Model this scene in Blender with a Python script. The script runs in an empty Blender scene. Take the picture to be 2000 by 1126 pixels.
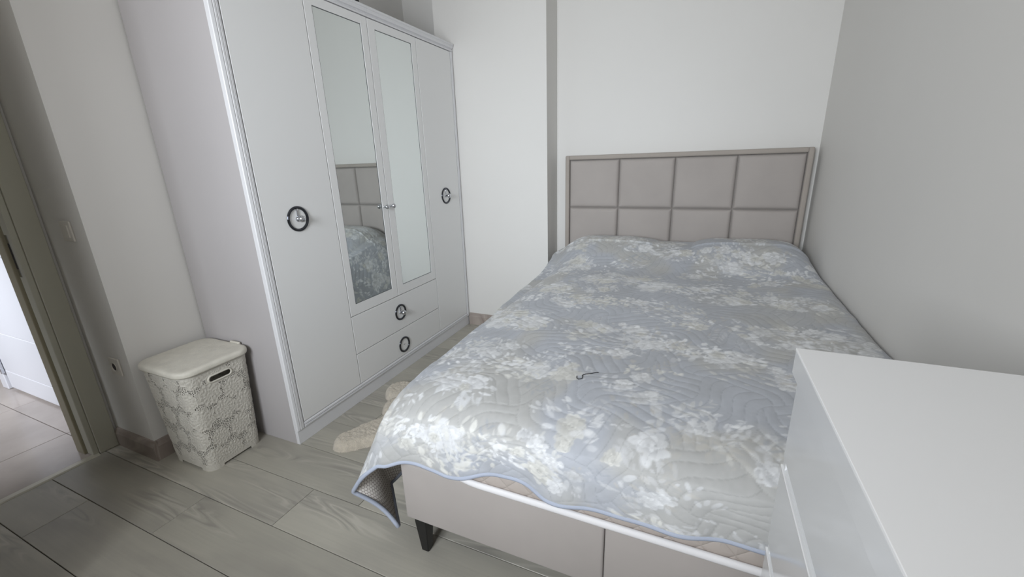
import bpy, bmesh, math, random
import numpy as np
from mathutils import Matrix, Vector

# ------------------------------------------------------------------ camera, light, exposure
scene = bpy.context.scene
COL = scene.collection
scene.view_settings.view_transform = 'Standard'
scene.view_settings.look = 'None'
scene.view_settings.gamma = 1.0
scene.view_settings.use_curve_mapping = False
scene.view_settings.exposure = -0.26

cam_data = bpy.data.cameras.new('camera')
cam_data.sensor_fit = 'HORIZONTAL'
cam_data.sensor_width = 36.0
cam_data.lens = 815.76 * 36.0 / 2000.0
cam_data.clip_start = 0.02
cam = bpy.data.objects.new('camera', cam_data)
COL.objects.link(cam)
_r = Vector((0.91606046, 0.3997822, -0.03174009))
_u = Vector((-0.08815196, 0.27793484, 0.95654663))
_f = Vector((-0.39123199, 0.87345659, -0.2898467))
M4 = Matrix(((_r.x, _u.x, -_f.x, 1.68767), (_r.y, _u.y, -_f.y, -1.16462),
             (_r.z, _u.z, -_f.z, 1.29820), (0, 0, 0, 1)))
cam.matrix_world = M4
scene.camera = cam

world = bpy.data.worlds.new('world')
scene.world = world
world.use_nodes = True
_bg = world.node_tree.nodes['Background']
_bg.inputs[0].default_value = (0.72, 0.83, 1.0, 1)
_bg.inputs[1].default_value = 1.0

def area(name, loc, target, sx, sy, power, color, spread=math.pi):
    l = bpy.data.lights.new(name, 'AREA')
    l.shape = 'RECTANGLE'; l.size = sx; l.size_y = sy
    l.energy = power; l.color = color; l.spread = spread
    o = bpy.data.objects.new(name, l); COL.objects.link(o)
    o.location = loc
    d = Vector(target) - Vector(loc)
    o.rotation_euler = d.to_track_quat('-Z', 'Y').to_euler()
    return o

# daylight entering by the window behind the camera: cool sky from above, warm light off the ground below
area('sky_light_window', (0.95, -2.36, 1.68), (0.84, 1.70, 1.00), 0.96, 1.0, 31, (0.82, 0.905, 1.0), math.radians(94))
area('ground_light_window', (0.95, -2.36, 1.62), (0.90, 0.9, 2.1), 0.96, 1.0, 20, (1.0, 0.92, 0.84), math.radians(150))
# daylight of the hallway beyond the door
area('hall_daylight', (-1.35, -2.1, 2.1), (-2.1, -0.3, 0.35), 0.5, 0.6, 14, (0.88, 0.92, 1.0), math.radians(60))

# ------------------------------------------------------------------ helpers
def srgb(r, g, b, a=1.0):
    def f(c):
        c /= 255.0
        return c / 12.92 if c <= 0.04045 else ((c + 0.055) / 1.055) ** 2.4
    return (f(r), f(g), f(b), a)

MATS = {}
def mat(name, color, rough=0.5, metal=0.0, spec=0.5, bump=None, var=None, coat=0.0, sheen=0.0):
    """plain principled material; bump=(scale, strength, distance), var=(scale, amount) mottles the colour"""
    m = bpy.data.materials.new(name); m.use_nodes = True
    nt = m.node_tree; b = nt.nodes['Principled BSDF']
    b.inputs['Base Color'].default_value = color
    b.inputs['Roughness'].default_value = rough
    b.inputs['Metallic'].default_value = metal
    b.inputs['Specular IOR Level'].default_value = spec
    b.inputs['Coat Weight'].default_value = coat
    b.inputs['Coat Roughness'].default_value = 0.08
    b.inputs['Sheen Weight'].default_value = sheen
    tc = nt.nodes.new('ShaderNodeTexCoord')
    if var:
        n = nt.nodes.new('ShaderNodeTexNoise'); n.inputs['Scale'].default_value = var[0]; n.inputs['Detail'].default_value = 5
        nt.links.new(tc.outputs['Object'], n.inputs['Vector'])
        mr = nt.nodes.new('ShaderNodeMapRange'); mr.inputs[1].default_value = 0.3; mr.inputs[2].default_value = 0.7
        mr.inputs[3].default_value = 1 - var[1]; mr.inputs[4].default_value = 1 + var[1]
        nt.links.new(n.outputs['Fac'], mr.inputs[0])
        mx = nt.nodes.new('ShaderNodeMix'); mx.data_type = 'RGBA'; mx.blend_type = 'MULTIPLY'; mx.inputs[0].default_value = 1
        mx.inputs[6].default_value = color
        nt.links.new(mr.outputs[0], mx.inputs[7]); nt.links.new(mx.outputs[2], b.inputs['Base Color'])
    if bump:
        n = nt.nodes.new('ShaderNodeTexNoise'); n.inputs['Scale'].default_value = bump[0]; n.inputs['Detail'].default_value = 4
        nt.links.new(tc.outputs['Object'], n.inputs['Vector'])
        bp = nt.nodes.new('ShaderNodeBump'); bp.inputs['Strength'].default_value = bump[1]; bp.inputs['Distance'].default_value = bump[2]
        nt.links.new(n.outputs['Fac'], bp.inputs['Height']); nt.links.new(bp.outputs['Normal'], b.inputs['Normal'])
    MATS[name] = m
    return m

def link(name, me, material, parent=None, label=None, loc=None):
    o = bpy.data.objects.new(name, me); COL.objects.link(o)
    if material is not None and not me.materials:
        me.materials.append(MATS[material] if isinstance(material, str) else material)
    if parent is not None:
        o.parent = parent
    if loc is not None:
        o.location = loc
    if label: o['label'] = label
    return o

def obj(name, bm, material, parent=None, label=None, smooth=False, loc=None):
    me = bpy.data.meshes.new(name)
    bmesh.ops.recalc_face_normals(bm, faces=bm.faces[:])
    bm.to_mesh(me); bm.free()
    if smooth:
        me.polygons.foreach_set('use_smooth', [True] * len(me.polygons))
        if smooth is not True:
            me.set_sharp_from_angle(angle=math.radians(smooth))
    return link(name, me, material, parent, label, loc)

def thing(name, label, cat, loc=(0, 0, 0), group=None):
    o = bpy.data.objects.new(name, None); COL.objects.link(o)
    o.empty_display_size = 0.05
    o.location = loc; o['label'] = label; o['category'] = cat
    if group: o['group'] = group
    return o

def tag(o, label, cat, group=None):
    o['label'] = label; o['category'] = cat
    if group: o['group'] = group
    return o

def struct(o):
    o['kind'] = 'structure'
    return o

def box(bm, x0, x1, y0, y1, z0, z1, bevel=0.0, seg=2):
    r = bmesh.ops.create_cube(bm, size=1.0)
    vs = r['verts']
    for v in vs:
        v.co.x = x0 + (v.co.x + 0.5) * (x1 - x0)
        v.co.y = y0 + (v.co.y + 0.5) * (y1 - y0)
        v.co.z = z0 + (v.co.z + 0.5) * (z1 - z0)
    if bevel > 0:
        es = list({e for v in vs for e in v.link_edges})
        bmesh.ops.bevel(bm, geom=es, offset=bevel, segments=seg, profile=0.5, affect='EDGES')
    return bm

def bx(*a, **k):
    return box(bmesh.new(), *a, **k)

def tube(bm, pts, rad, seg=10, closed=False, caps=True, ry=None):
    """sweep an ellipse of radii rad/ry along pts (rad may be a list)"""
    pts = [Vector(p) for p in pts]; n = len(pts)
    rads = rad if isinstance(rad, (list, tuple)) else [rad] * n
    rings = []
    up = None
    for i, p in enumerate(pts):
        if closed: t = pts[(i + 1) % n] - pts[i - 1]
        else: t = pts[min(i + 1, n - 1)] - pts[max(i - 1, 0)]
        t.normalize()
        if up is None:
            a = Vector((0, 0, 1)) if abs(t.z) < 0.9 else Vector((1, 0, 0))
            up = (a - t * a.dot(t)).normalized()
        else:
            up = (up - t * up.dot(t)).normalized()
        s = t.cross(up)
        r = rads[i]; r2 = r if ry is None else ry
        rings.append([bm.verts.new(p + up * (math.cos(2 * math.pi * k / seg) * r) + s * (math.sin(2 * math.pi * k / seg) * r2)) for k in range(seg)])
    m = n if closed else n - 1
    for i in range(m):
        A, B = rings[i], rings[(i + 1) % n]
        for k in range(seg):
            bm.faces.new((A[k], A[(k + 1) % seg], B[(k + 1) % seg], B[k]))
    if caps and not closed:
        bm.faces.new(rings[0][::-1]); bm.faces.new(rings[-1])
    return bm

def lathe(bm, prof, axis='x', seg=24, center=(0, 0, 0)):
    """prof: list of (radius, distance along the axis)"""
    rings = []
    for r, h in prof:
        ring = []
        for k in range(seg):
            a = 2 * math.pi * k / seg; c, s = math.cos(a) * r, math.sin(a) * r
            p = (h, c, s) if axis == 'x' else ((c, h, s) if axis == 'y' else (c, s, h))
            ring.append(bm.verts.new(Vector(p) + Vector(center)))
        rings.append(ring)
    for A, B in zip(rings, rings[1:]):
        for k in range(seg):
            bm.faces.new((A[k], A[(k + 1) % seg], B[(k + 1) % seg], B[k]))
    bm.faces.new(rings[0][::-1]); bm.faces.new(rings[-1])
    return bm

def prism(bm, outline, axis, a, b):
    """extrude a 2-D outline along an axis from a to b"""
    def P(q, h):
        return (h, q[0], q[1]) if axis == 'x' else ((q[0], h, q[1]) if axis == 'y' else (q[0], q[1], h))
    A = [bm.verts.new(P(q, a)) for q in outline]; B = [bm.verts.new(P(q, b)) for q in outline]
    n = len(outline)
    for k in range(n):
        bm.faces.new((A[k], A[(k + 1) % n], B[(k + 1) % n], B[k]))
    bm.faces.new(A[::-1]); bm.faces.new(B)
    return bm

def rrect(x0, x1, y0, y1, r, n=6):
    out = []
    for cx, cy, a0 in ((x1 - r, y1 - r, 0), (x0 + r, y1 - r, 90), (x0 + r, y0 + r, 180), (x1 - r, y0 + r, 270)):
        for k in range(n + 1):
            a = math.radians(a0 + 90 * k / n)
            out.append((cx + math.cos(a) * r, cy + math.sin(a) * r))
    return out

def grid_mesh(name, P, uv=None, keep=None, flip=False):
    """mesh from an (nv, nu, 3) array of points; keep = boolean (nv-1, nu-1) of faces kept"""
    nv, nu = P.shape[:2]
    idx = np.arange(nv * nu).reshape(nv, nu)
    q = np.stack([idx[:-1, :-1], idx[:-1, 1:], idx[1:, 1:], idx[1:, :-1]], -1)
    if flip: q = q[..., ::-1]
    q = q[keep] if keep is not None else q.reshape(-1, 4)
    me = bpy.data.meshes.new(name)
    me.vertices.add(nv * nu); me.vertices.foreach_set('co', P.reshape(-1).astype(np.float32))
    nf = len(q)
    me.loops.add(nf * 4); me.loops.foreach_set('vertex_index', q.reshape(-1).astype(np.int32))
    me.polygons.add(nf)
    me.polygons.foreach_set('loop_start', np.arange(0, nf * 4, 4, dtype=np.int32))
    me.polygons.foreach_set('use_smooth', np.ones(nf, dtype=bool))
    if uv is not None:
        l = me.uv_layers.new(name='UVMap')
        l.data.foreach_set('uv', uv.reshape(-1, 2)[q.reshape(-1)].reshape(-1).astype(np.float32))
    me.update(calc_edges=True)
    return me

rng = np.random.default_rng(7)
def vnoise(shape, cells_y, cells_x, seed):
    """smooth value noise on a grid, 0..1"""
    r = np.random.default_rng(seed); g = r.random((cells_y + 2, cells_x + 2))
    y = np.linspace(0, cells_y, shape[0]); x = np.linspace(0, cells_x, shape[1])
    iy = np.minimum(y.astype(int), cells_y); ix = np.minimum(x.astype(int), cells_x)
    fy = (y - iy); fx = (x - ix); fy = (fy * fy * (3 - 2 * fy))[:, None]; fx = (fx * fx * (3 - 2 * fx))[None, :]
    g00 = g[np.ix_(iy, ix)]; g01 = g[np.ix_(iy, ix + 1)]; g10 = g[np.ix_(iy + 1, ix)]; g11 = g[np.ix_(iy + 1, ix + 1)]
    return (g00 * (1 - fx) + g01 * fx) * (1 - fy) + (g10 * (1 - fx) + g11 * fx) * fy

def sstep(a, b, x):
    t = np.clip((x - a) / (b - a), 0, 1)
    return t * t * (3 - 2 * t)

# ------------------------------------------------------------------ materials
mat('wall_paint', srgb(221, 219, 215), 0.62, var=(1.3, 0.015), bump=(160, 0.05, 0.001))
mat('ceiling_paint', srgb(232, 231, 228), 0.8)
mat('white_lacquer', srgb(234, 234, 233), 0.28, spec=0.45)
mat('carcass_shaded', srgb(181, 177, 177), 0.6, spec=0.3, var=(2.0, 0.02))  # white carcass greyed below the doors: shade on the side put into its colour
mat('moulding_white', srgb(224, 224, 226), 0.4)
mat('mirror_glass', srgb(226, 231, 230), 0.02, metal=1.0)
mat('mirror_edge', srgb(80, 84, 86), 0.3)
mat('black_chrome', srgb(82, 84, 90), 0.09, metal=1.0)
mat('chrome', srgb(205, 207, 212), 0.10, metal=1.0)
mat('gap_dark', srgb(40, 40, 42), 0.8)
mat('velvet', srgb(168, 161, 156), 0.75, spec=0.25, var=(5.0, 0.035), bump=(420, 0.12, 0.0012), sheen=0.25)
mat('velvet_border', srgb(164, 156, 148), 0.75, spec=0.25, var=(6.0, 0.03), bump=(420, 0.12, 0.0012), sheen=0.25)
mat('black_plastic', srgb(16, 16, 18), 0.35)
mat('deck_dark', srgb(70, 66, 66), 0.8)
mat('piping_white', srgb(228, 226, 226), 0.6, bump=(300, 0.1, 0.001))
mat('binding_blue', srgb(168, 175, 190), 0.7, bump=(500, 0.25, 0.001))
mat('chest_gloss', srgb(212, 213, 214), 0.12, spec=0.5)
mat('chest_top', srgb(236, 236, 236), 0.3)
mat('hamper_plain', srgb(212, 208, 196), 0.5)
mat('frame_paint', srgb(188, 186, 172), 0.5)
mat('frame_edge', srgb(150, 143, 122), 0.5)
mat('switch_plastic', srgb(214, 210, 202), 0.4)
mat('dark_hole', srgb(34, 30, 28), 0.6)
mat('threshold_metal', srgb(196, 192, 178), 0.42, metal=0.35)
mat('hall_door_white', srgb(232, 233, 238), 0.35)
mat('black_fabric', srgb(18, 18, 20), 0.8, bump=(300, 0.3, 0.002))
mat('thread_black', srgb(22, 22, 24), 0.6)
mat('window_white', srgb(235, 235, 235), 0.4)

def mat_wood(name, base, dark, pale, rough=0.42, obj_rand=True):
    m = bpy.data.materials.new(name); m.use_nodes = True; nt = m.node_tree; N = nt.nodes; L = nt.links
    b = N['Principled BSDF']; b.inputs['Roughness'].default_value = rough; b.inputs['Specular IOR Level'].default_value = 0.4
    tc = N.new('ShaderNodeTexCoord'); oi = N.new('ShaderNodeObjectInfo')
    mul = N.new('ShaderNodeMath'); mul.operation = 'MULTIPLY'; mul.inputs[1].default_value = 37.0
    L.new(oi.outputs['Random'], mul.inputs[0])
    add = N.new('ShaderNodeVectorMath'); add.operation = 'ADD'
    L.new(tc.outputs['Object'], add.inputs[0])
    cmb = N.new('ShaderNodeCombineXYZ'); L.new(mul.outputs[0], cmb.inputs[0]); L.new(mul.outputs[0], cmb.inputs[2])
    L.new(cmb.outputs[0], add.inputs[1])
    def noise(scale, stretch, detail=5, dist=0.0):
        mp = N.new('ShaderNodeMapping'); mp.inputs['Scale'].default_value = stretch
        L.new(add.outputs[0], mp.inputs['Vector'])
        n = N.new('ShaderNodeTexNoise'); n.inputs['Scale'].default_value = scale; n.inputs['Detail'].default_value = detail
        n.inputs['Distortion'].default_value = dist
        L.new(mp.outputs[0], n.inputs['Vector']); return n.outputs['Fac']
    def rng_(x, a, bb, c=0.0, d=1.0):
        r = N.new('ShaderNodeMapRange'); r.inputs[1].default_value = a; r.inputs[2].default_value = bb
        r.inputs[3].default_value = c; r.inputs[4].default_value = d; L.new(x, r.inputs[0]); return r.outputs[0]
    def math_(op, x, y):
        k = N.new('ShaderNodeMath'); k.operation = op
        for i, v in enumerate((x, y)):
            if hasattr(v, 'is_linked'): L.new(v, k.inputs[i])
            elif v is not None: k.inputs[i].default_value = v
        return k.outputs[0]
    def mix(fac, A, B, bt='MIX'):
        k = N.new('ShaderNodeMix'); k.data_type = 'RGBA'; k.blend_type = bt
        if hasattr(fac, 'is_linked'): L.new(fac, k.inputs[0])
        else: k.inputs[0].default_value = fac
        for i, v in ((6, A), (7, B)):
            if hasattr(v, 'is_linked'): L.new(v, k.inputs[i])
            else: k.inputs[i].default_value = v
        return k.outputs[2]
    smudge = rng_(noise(2.2, (0.9, 3.2, 1), 3), 0.38, 0.68)
    fine = rng_(noise(26, (0.12, 5.0, 1), 4), 0.35, 0.7)
    cat = noise(2.0, (0.75, 5.5, 1), 2, 0.6)
    band = math_('SINE', math_('MULTIPLY', cat, 52.0), None)
    cm = rng_(noise(2.6, (0.55, 4.2, 1), 2), 0.48, 0.62)
    lines = math_('MULTIPLY', rng_(band, 0.55, 1.0), cm)
    dlines = math_('MULTIPLY', rng_(band, -1.0, -0.3, 1.0, 0.0), cm)
    c = mix(math_('MULTIPLY', smudge, 0.55), base, dark)
    c = mix(math_('MULTIPLY', fine, 0.16), c, dark)
    c = mix(math_('MULTIPLY', dlines, 0.65), c, dark)
    c = mix(math_('MULTIPLY', lines, 0.5), c, pale)
    if obj_rand:
        tint = rng_(oi.outputs['Random'], 0, 1, 0.90, 1.08)
        c = mix(1.0, c, tint, 'MULTIPLY')
    L.new(c, b.inputs['Base Color'])
    bp = N.new('ShaderNodeBump'); bp.inputs['Strength'].default_value = 0.08; bp.inputs['Distance'].default_value = 0.001
    L.new(fine, bp.inputs['Height']); L.new(bp.outputs[0], b.inputs['Normal'])
    MATS[name] = m
    return m

mat_wood('laminate', srgb(180, 176, 164), srgb(146, 142, 135), srgb(200, 195, 184))
mat_wood('skirting_wood', srgb(164, 153, 145), srgb(134, 122, 115), srgb(184, 173, 164), 0.5)
mat('hall_tile', srgb(172, 163, 156), 0.14, var=(3.0, 0.16))

# ------------------------------------------------------------------ setting
XW, YB, YC = 2.3124, 1.938, 1.712      # right wall, head wall, column face
XC0, XC1 = -0.14, 0.699                # column edges
XL, YK = -0.556, -0.322                # left wall behind the hamper, short wall with the switch
XD, YF, ZC = -0.895, -2.30, 2.62       # door wall, window wall, ceiling
T = 0.12

def wall(name, *b):
    return struct(obj(name, bx(*b), 'wall_paint'))

wall('wall_right', XW, XW + T, YF - T, YB + T, 0, ZC)
wall('wall_head', XL - T, XW, YB, YB + T, 0, ZC)
wall('wall_column', XC0, XC1, YC, YB, 0, ZC)
wall('wall_left', XL - T, XL, YK, YB, 0, ZC)
# short return wall that carries the switch, its face towards the camera
wall('wall_return', XD - T, XL - T, YK, YK + 0.10, 0, ZC)
# door wall: lintel and the piece past the door
DY0, DY1, DZ = -1.312, -0.41, 2.04      # opening
bm = bmesh.new()
box(bm, XD - T, XD, YF, DY0, 0, ZC); box(bm, XD - T, XD, DY0, YK, DZ, ZC); box(bm, XD - T, XD, DY1, YK, 0, DZ)
struct(obj('wall_door', bm, 'wall_paint'))
# window wall with its opening
WX0, WX1, WZ0, WZ1 = 0.45, 1.45, 1.10, 2.22
bm = bmesh.new()
box(bm, XD - T, WX0, YF - T, YF, 0, ZC); box(bm, WX1, XW, YF - T, YF, 0, ZC)
box(bm, WX0, WX1, YF - T, YF, 0, WZ0); box(bm, WX0, WX1, YF - T, YF, WZ1, ZC)
struct(obj('wall_window', bm, 'wall_paint'))
bm = bmesh.new()
for a in ((WX0, WX0 + .05), (WX1 - .05, WX1), ((WX0 + WX1) / 2 - .03, (WX0 + WX1) / 2 + .03)):
    box(bm, a[0], a[1], YF - .05, YF - .0, WZ0, WZ1, 0.004)
box(bm, WX0, WX1, YF - .049, YF - .001, WZ0, WZ0 + .05, 0.004); box(bm, WX0, WX1, YF - .049, YF - .001, WZ1 - .05, WZ1, 0.004)
struct(obj('window_1', bm, 'window_white'))
struct(obj('ceiling', bx(-3.2, XW + T, YF - T, YB + T, ZC, ZC + 0.1), 'ceiling_paint'))

# floor: a dark bed below, laminate planks as pieces (rows 0.2 m, running along x)
floor = struct(obj('floor', bx(XD, XW, YF, YB, -0.03, -0.0085), 'gap_dark'))
PL = 1.29
plank_meshes = {}
def plank_mesh(w, d):
    k = (round(w, 3), round(d, 3))
    if k not in plank_meshes:
        bm = bmesh.new(); box(bm, 0, w, 0, d, -0.008, 0.0, 0.0010, 1)
        me = bpy.data.meshes.new('plank'); bmesh.ops.recalc_face_normals(bm, faces=bm.faces[:]); bm.to_mesh(me); bm.free()
        me.materials.append(MATS['laminate']); plank_meshes[k] = me
    return plank_meshes[k]
JOINT = {-1: 0.05, 0: -0.543, 1: -0.095, 2: 0.303, 3: 0.545, 4: 0.95, 5: 0.20, 6: 0.62, 7: -0.02, 8: 0.42}
for k in range(-8, 14):
    y0 = -0.79 + 0.2 * k; y1 = y0 + 0.2
    a, b_ = max(y0, YF), min(y1, YB)
    if b_ - a < 0.01: continue
    x = JOINT.get(k, (k * 0.45) % PL) - 3 * PL
    while x < XW:
        s, e = max(x, XD + 0.012), min(x + PL, XW)
        if e - s > 0.01:
            link('plank', plank_mesh(e - s - 0.0022, b_ - a - 0.0026), None, floor, loc=(s + 0.0011, a + 0.0013, 0))
        x += PL

# skirting boards
def skirt_profile(h=0.098, t=0.016):
    return [(0, 0), (t, 0), (t, h * 0.72), (t * 0.72, h * 0.86), (t * 0.35, h * 0.97), (0, h)]
def skirting(name, axis, fixed, sign, a, b):
    bm = bmesh.new()
    if axis == 'y':
        prism(bm, [(fixed + sign * q[0], q[1]) for q in skirt_profile()], 'y', a, b)
    else:
        prism(bm, [(fixed + sign * q[0], q[1]) for q in skirt_profile()], 'x', a, b)
    return struct(obj(name, bm, 'skirting_wood'))
skirting('baseboard_left', 'y', XL, 1, YK, -0.0)
skirting('baseboard_return', 'x', YK, -1, XD + 0.022, XL + 0.016)
skirting('baseboard_column', 'x', YC, -1, 0.004, XC1)
skirting('baseboard_right', 'y', XW, -1, YF, -1.45)

# door frame of the open doorway
dr = bpy.data.objects.new('door_1', None); COL.objects.link(dr); struct(dr)
dr['label'] = 'pale painted frame of the open doorway beside the switch'
obj('architrave', bx(XD, XD + 0.016, DY1, YK - 0.012, 0.0, DZ + 0.075, 0.003), 'frame_paint', dr)
obj('architrave', bx(XD, XD + 0.016, DY0 - 0.075, DY0, 0.0, DZ + 0.075, 0.003), 'frame_paint', dr)
obj('architrave', bx(XD, XD + 0.016, DY0, DY1, DZ, DZ + 0.075, 0.003), 'frame_paint', dr)
obj('jamb', bx(XD - 0.05, XD + 0.008, DY1 - 0.022, DY1, 0.0, DZ, 0.003), 'frame_paint', dr)
obj('jamb', bx(XD - 0.05, XD + 0.008, DY0, DY0 + 0.022, 0.0, DZ, 0.003), 'frame_paint', dr)
obj('jamb', bx(XD - 0.05, XD + 0.008, DY0 + 0.022, DY1 - 0.022, DZ - 0.022, DZ, 0.003), 'frame_paint', dr)
obj('door_stop', bx(XD - T, XD - 0.05, DY1 - 0.034, DY1, 0.0, DZ, 0.003), 'frame_edge', dr)
obj('door_stop', bx(XD - T, XD - 0.05, DY0, DY0 + 0.034, 0.0, DZ, 0.003), 'frame_edge', dr)
sp = obj('strike_plate', bx(XD - 0.044, XD - 0.020, DY1 - 0.0235, DY1 - 0.021, 0.895, 1.075, 0.001), 'chrome', dr, label='steel strike plate')
obj('latch_hole', bx(XD - 0.040, XD - 0.026, DY1 - 0.0239, DY1 - 0.0215, 0.93, 1.04), 'dark_hole', sp)
# the leaf stands open into the room, hinged on the far jamb (unseen; width and angle set to shade the left corner)
a_l = math.radians(19)
leaf = obj('door_leaf', bx(0.0, 0.895, -0.04, 0.0, 0.012, DZ - 0.03, 0.003), 'frame_paint', dr, loc=(XD + 0.022, DY0 + 0.03, 0))
leaf.rotation_euler = (0, 0, a_l)
bm = bmesh.new()
for sd_ in (0.0, -0.04):
    sgn_ = 1 if sd_ == 0.0 else -1
    box(bm, 0.815, 0.855, sd_ - 0.002, sd_ + 0.002, 0.94, 1.12, 0.001)
    tube(bm, [(0.835, sd_, 1.05), (0.835, sd_ + sgn_ * 0.045, 1.05), (0.72, sd_ + sgn_ * 0.05, 1.05)], 0.009, 8)
obj('door_handle', bm, 'chrome', leaf)
bm = bmesh.new()
prism(bm, [(XD - 0.012, -0.02), (XD + 0.030, -0.02), (XD + 0.030, 0.001), (XD + 0.022, 0.005), (XD - 0.004, 0.006), (XD - 0.012, 0.002)], 'y', DY0 - 0.0, DY1 - 0.004)
struct(obj('trim_1', bm, 'threshold_metal'))

# hallway beyond the doorway
hf = struct(obj('floor_hall', bx(-3.2, XD, YF, 0.2, -0.03, -0.0085), 'gap_dark'))
tm = {}
xs = [-3.2, -2.545, -1.908, -1.271, XD - 0.008]
for i in range(4):
    y = YF
    for j in range(5):
        y1 = min(y + 0.637, 0.2) - 0.0
        if y1 - y < 0.02: continue
        k = (round(xs[i + 1] - xs[i], 3), round(y1 - y, 3))
        if k not in tm:
            b2 = bmesh.new(); box(b2, 0, k[0] - 0.003, 0, k[1] - 0.003, -0.008, -0.001, 0.001, 1)
            me = bpy.data.meshes.new('tile'); bmesh.ops.recalc_face_normals(b2, faces=b2.faces[:]); b2.to_mesh(me); b2.free()
            me.materials.append(MATS['hall_tile']); tm[k] = me
        link('tile', tm[k], None, hf, loc=(xs[i] + 0.0015, y + 0.0015, 0))
        y = y1
wall('wall_hall_side', -3.2, XD - T, -0.245, -0.145, 0, ZC)
wall('wall_hall_end', -3.3, -3.2, YF, 0.2, 0, ZC)
wall('wall_hall_back', -3.2, XD - T, YF - T, YF, 0, ZC)
d2 = bpy.data.objects.new('door_2', None); COL.objects.link(d2); struct(d2)
d2['label'] = 'white grooved door in the bright hallway'
# leaf in boards between shallow grooves
zz = [0.012, 0.135, 0.412, 0.90, 1.40, 2.03]
for a, b_ in zip(zz, zz[1:]):
    obj('door_panel', bx(-2.26, -1.36, -0.278, -0.250, a + 0.0012, b_ - 0.0012, 0.0025), 'hall_door_white', d2)
obj('door_core', bx(-2.258, -1.362, -0.274, -0.248, 0.014, 2.028), 'gap_dark', d2)
obj('door_casing', bx(-2.36, -2.275, -0.29, -0.246, 0.0, 2.1, 0.004), 'hall_door_white', d2)
obj('door_casing', bx(-1.345, -1.26, -0.29, -0.246, 0.0, 2.1, 0.004), 'hall_door_white', d2)
obj('hinge', bx(-2.274, -2.262, -0.296, -0.279, 0.115, 0.215, 0.002), 'chrome', d2, label='steel hinge')

# light switch and socket on the short wall
sw = thing('light_switch', 'white light switch on the narrow wall beside the doorway', 'switch', (-0.693, YK, 1.04))
obj('cover_frame', bx(-0.042, 0.042, -0.008, 0.0, 0.0, 0.084, 0.003), 'switch_plastic', sw)
bm = bmesh.new(); box(bm, -0.026, 0.026, -0.0125, -0.007, 0.016, 0.068, 0.0015)
obj('rocker', bm, 'switch_plastic', sw)
so = thing('wall_socket', 'white round-well power socket low on the narrow wall', 'socket', (-0.672, YK, 0.425))
obj('cover_frame', bx(-0.042, 0.042, -0.008, 0.0, 0.0, 0.084, 0.003), 'switch_plastic', so)
bm = bmesh.new()
lathe(bm, [(0.021, -0.0075), (0.0225, -0.010), (0.0205, -0.0115), (0.0185, -0.010), (0.0175, -0.0078)], 'y', 28, (0, 0, 0.042))
obj('socket_ring', bm, 'switch_plastic', so, smooth=40)
bm = bmesh.new(); lathe(bm, [(0.0172, -0.0079), (0.0172, -0.0086)], 'y', 28, (0, 0, 0.042))
obj('socket_well', bm, 'dark_hole', so)

# ------------------------------------------------------------------ wardrobe
W, D, H = 1.704, 0.546, 2.10
wr = thing('wardrobe', 'tall white four-door wardrobe with two mirrors and two drawers', 'wardrobe', (0, 0, 0))
F0 = -0.022          # carcass front; doors lie in front of it up to x = 0
obj('side_panel', bx(-D, F0, 0.0, 0.018, 0.0, H - 0.035, 0.001), 'carcass_shaded', wr)
obj('side_panel', bx(-D, F0, W - 0.018, W, 0.0, H - 0.035, 0.001), 'carcass_shaded', wr)
obj('back_panel', bx(-D, -D + 0.006, 0.018, W - 0.018, 0.06, H - 0.035), 'carcass_shaded', wr)
obj('top_panel', bx(-D, F0, 0.0, W, H - 0.035, H - 0.012, 0.001), 'carcass_shaded', wr)
obj('gap_backing', bx(F0 - 0.016, F0 - 0.002, 0.02, W - 0.02, 0.08, H - 0.04), 'gap_dark', wr)  # dark sheet added behind the doors, gives the seams their shade
obj('plinth', bx(F0 - 0.014, -0.004, 0.001, W - 0.001, 0.0, 0.073, 0.0015), 'moulding_white', wr)
Y = [0.0, 0.4365, 0.843, 1.271, W]
# outer mouldings: stepped vertical strips at both ends
def vmould(y0, y1, flip):
    w = y1 - y0
    pr = [(0, F0), (0, -0.003), (0.05, 0.0005), (0.30, 0.0022), (0.34, 0.0022), (0.38, 0.0004), (0.42, 0.0004), (0.46, 0.0022), (0.62, 0.0022), (0.66, 0.0006), (0.70, 0.0006), (0.74, 0.0016), (0.92, 0.0006), (0.94, -0.006), (1, -0.006), (1, F0)]
    pts = [((y0 + q * w) if not flip else (y1 - q * w), x) for q, x in pr]
    bm = bmesh.new(); prism(bm, [(x, y) for y, x in pts], 'z', 0.076, H - 0.05)
    return bm
obj('side_moulding', vmould(0.0, 0.042, False), 'moulding_white', wr)
obj('side_moulding', vmould(W - 0.032, W, True), 'moulding_white', wr)
# cornice in three lengths and the low rail under the doors
def hmould(y0, y1, z0, z1, prof):
    bm = bmesh.new(); prism(bm, [(x, z0 + q * (z1 - z0)) for q, x in prof], 'y', y0, y1); return bm
CORN = [(0, F0), (0, 0.003), (0.18, 0.004), (0.28, -0.002), (0.36, -0.002), (0.42, 0.006), (0.60, 0.010), (0.72, 0.010), (0.78, 0.014), (1.0, 0.014), (1.0, F0)]
for a, b_ in ((0.0, 0.843), (0.843, 1.271), (1.271, W)):
    obj('cornice', hmould(a + 0.0005, b_ - 0.0005, H - 0.048, H, CORN), 'moulding_white', wr)
RAIL = [(0, F0), (0, 0.002), (0.30, 0.003), (0.40, -0.004), (0.48, -0.004), (0.56, 0.003), (0.82, 0.002), (1.0, -0.006), (1.0, F0)]
for a, b_ in ((0.0425, 0.4365), (0.4365, 1.271), (1.271, W - 0.0325)):
    obj('rail_moulding', hmould(a + 0.0005, b_ - 0.0005, 0.0765, 0.104, RAIL), 'moulding_white', wr)

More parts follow.
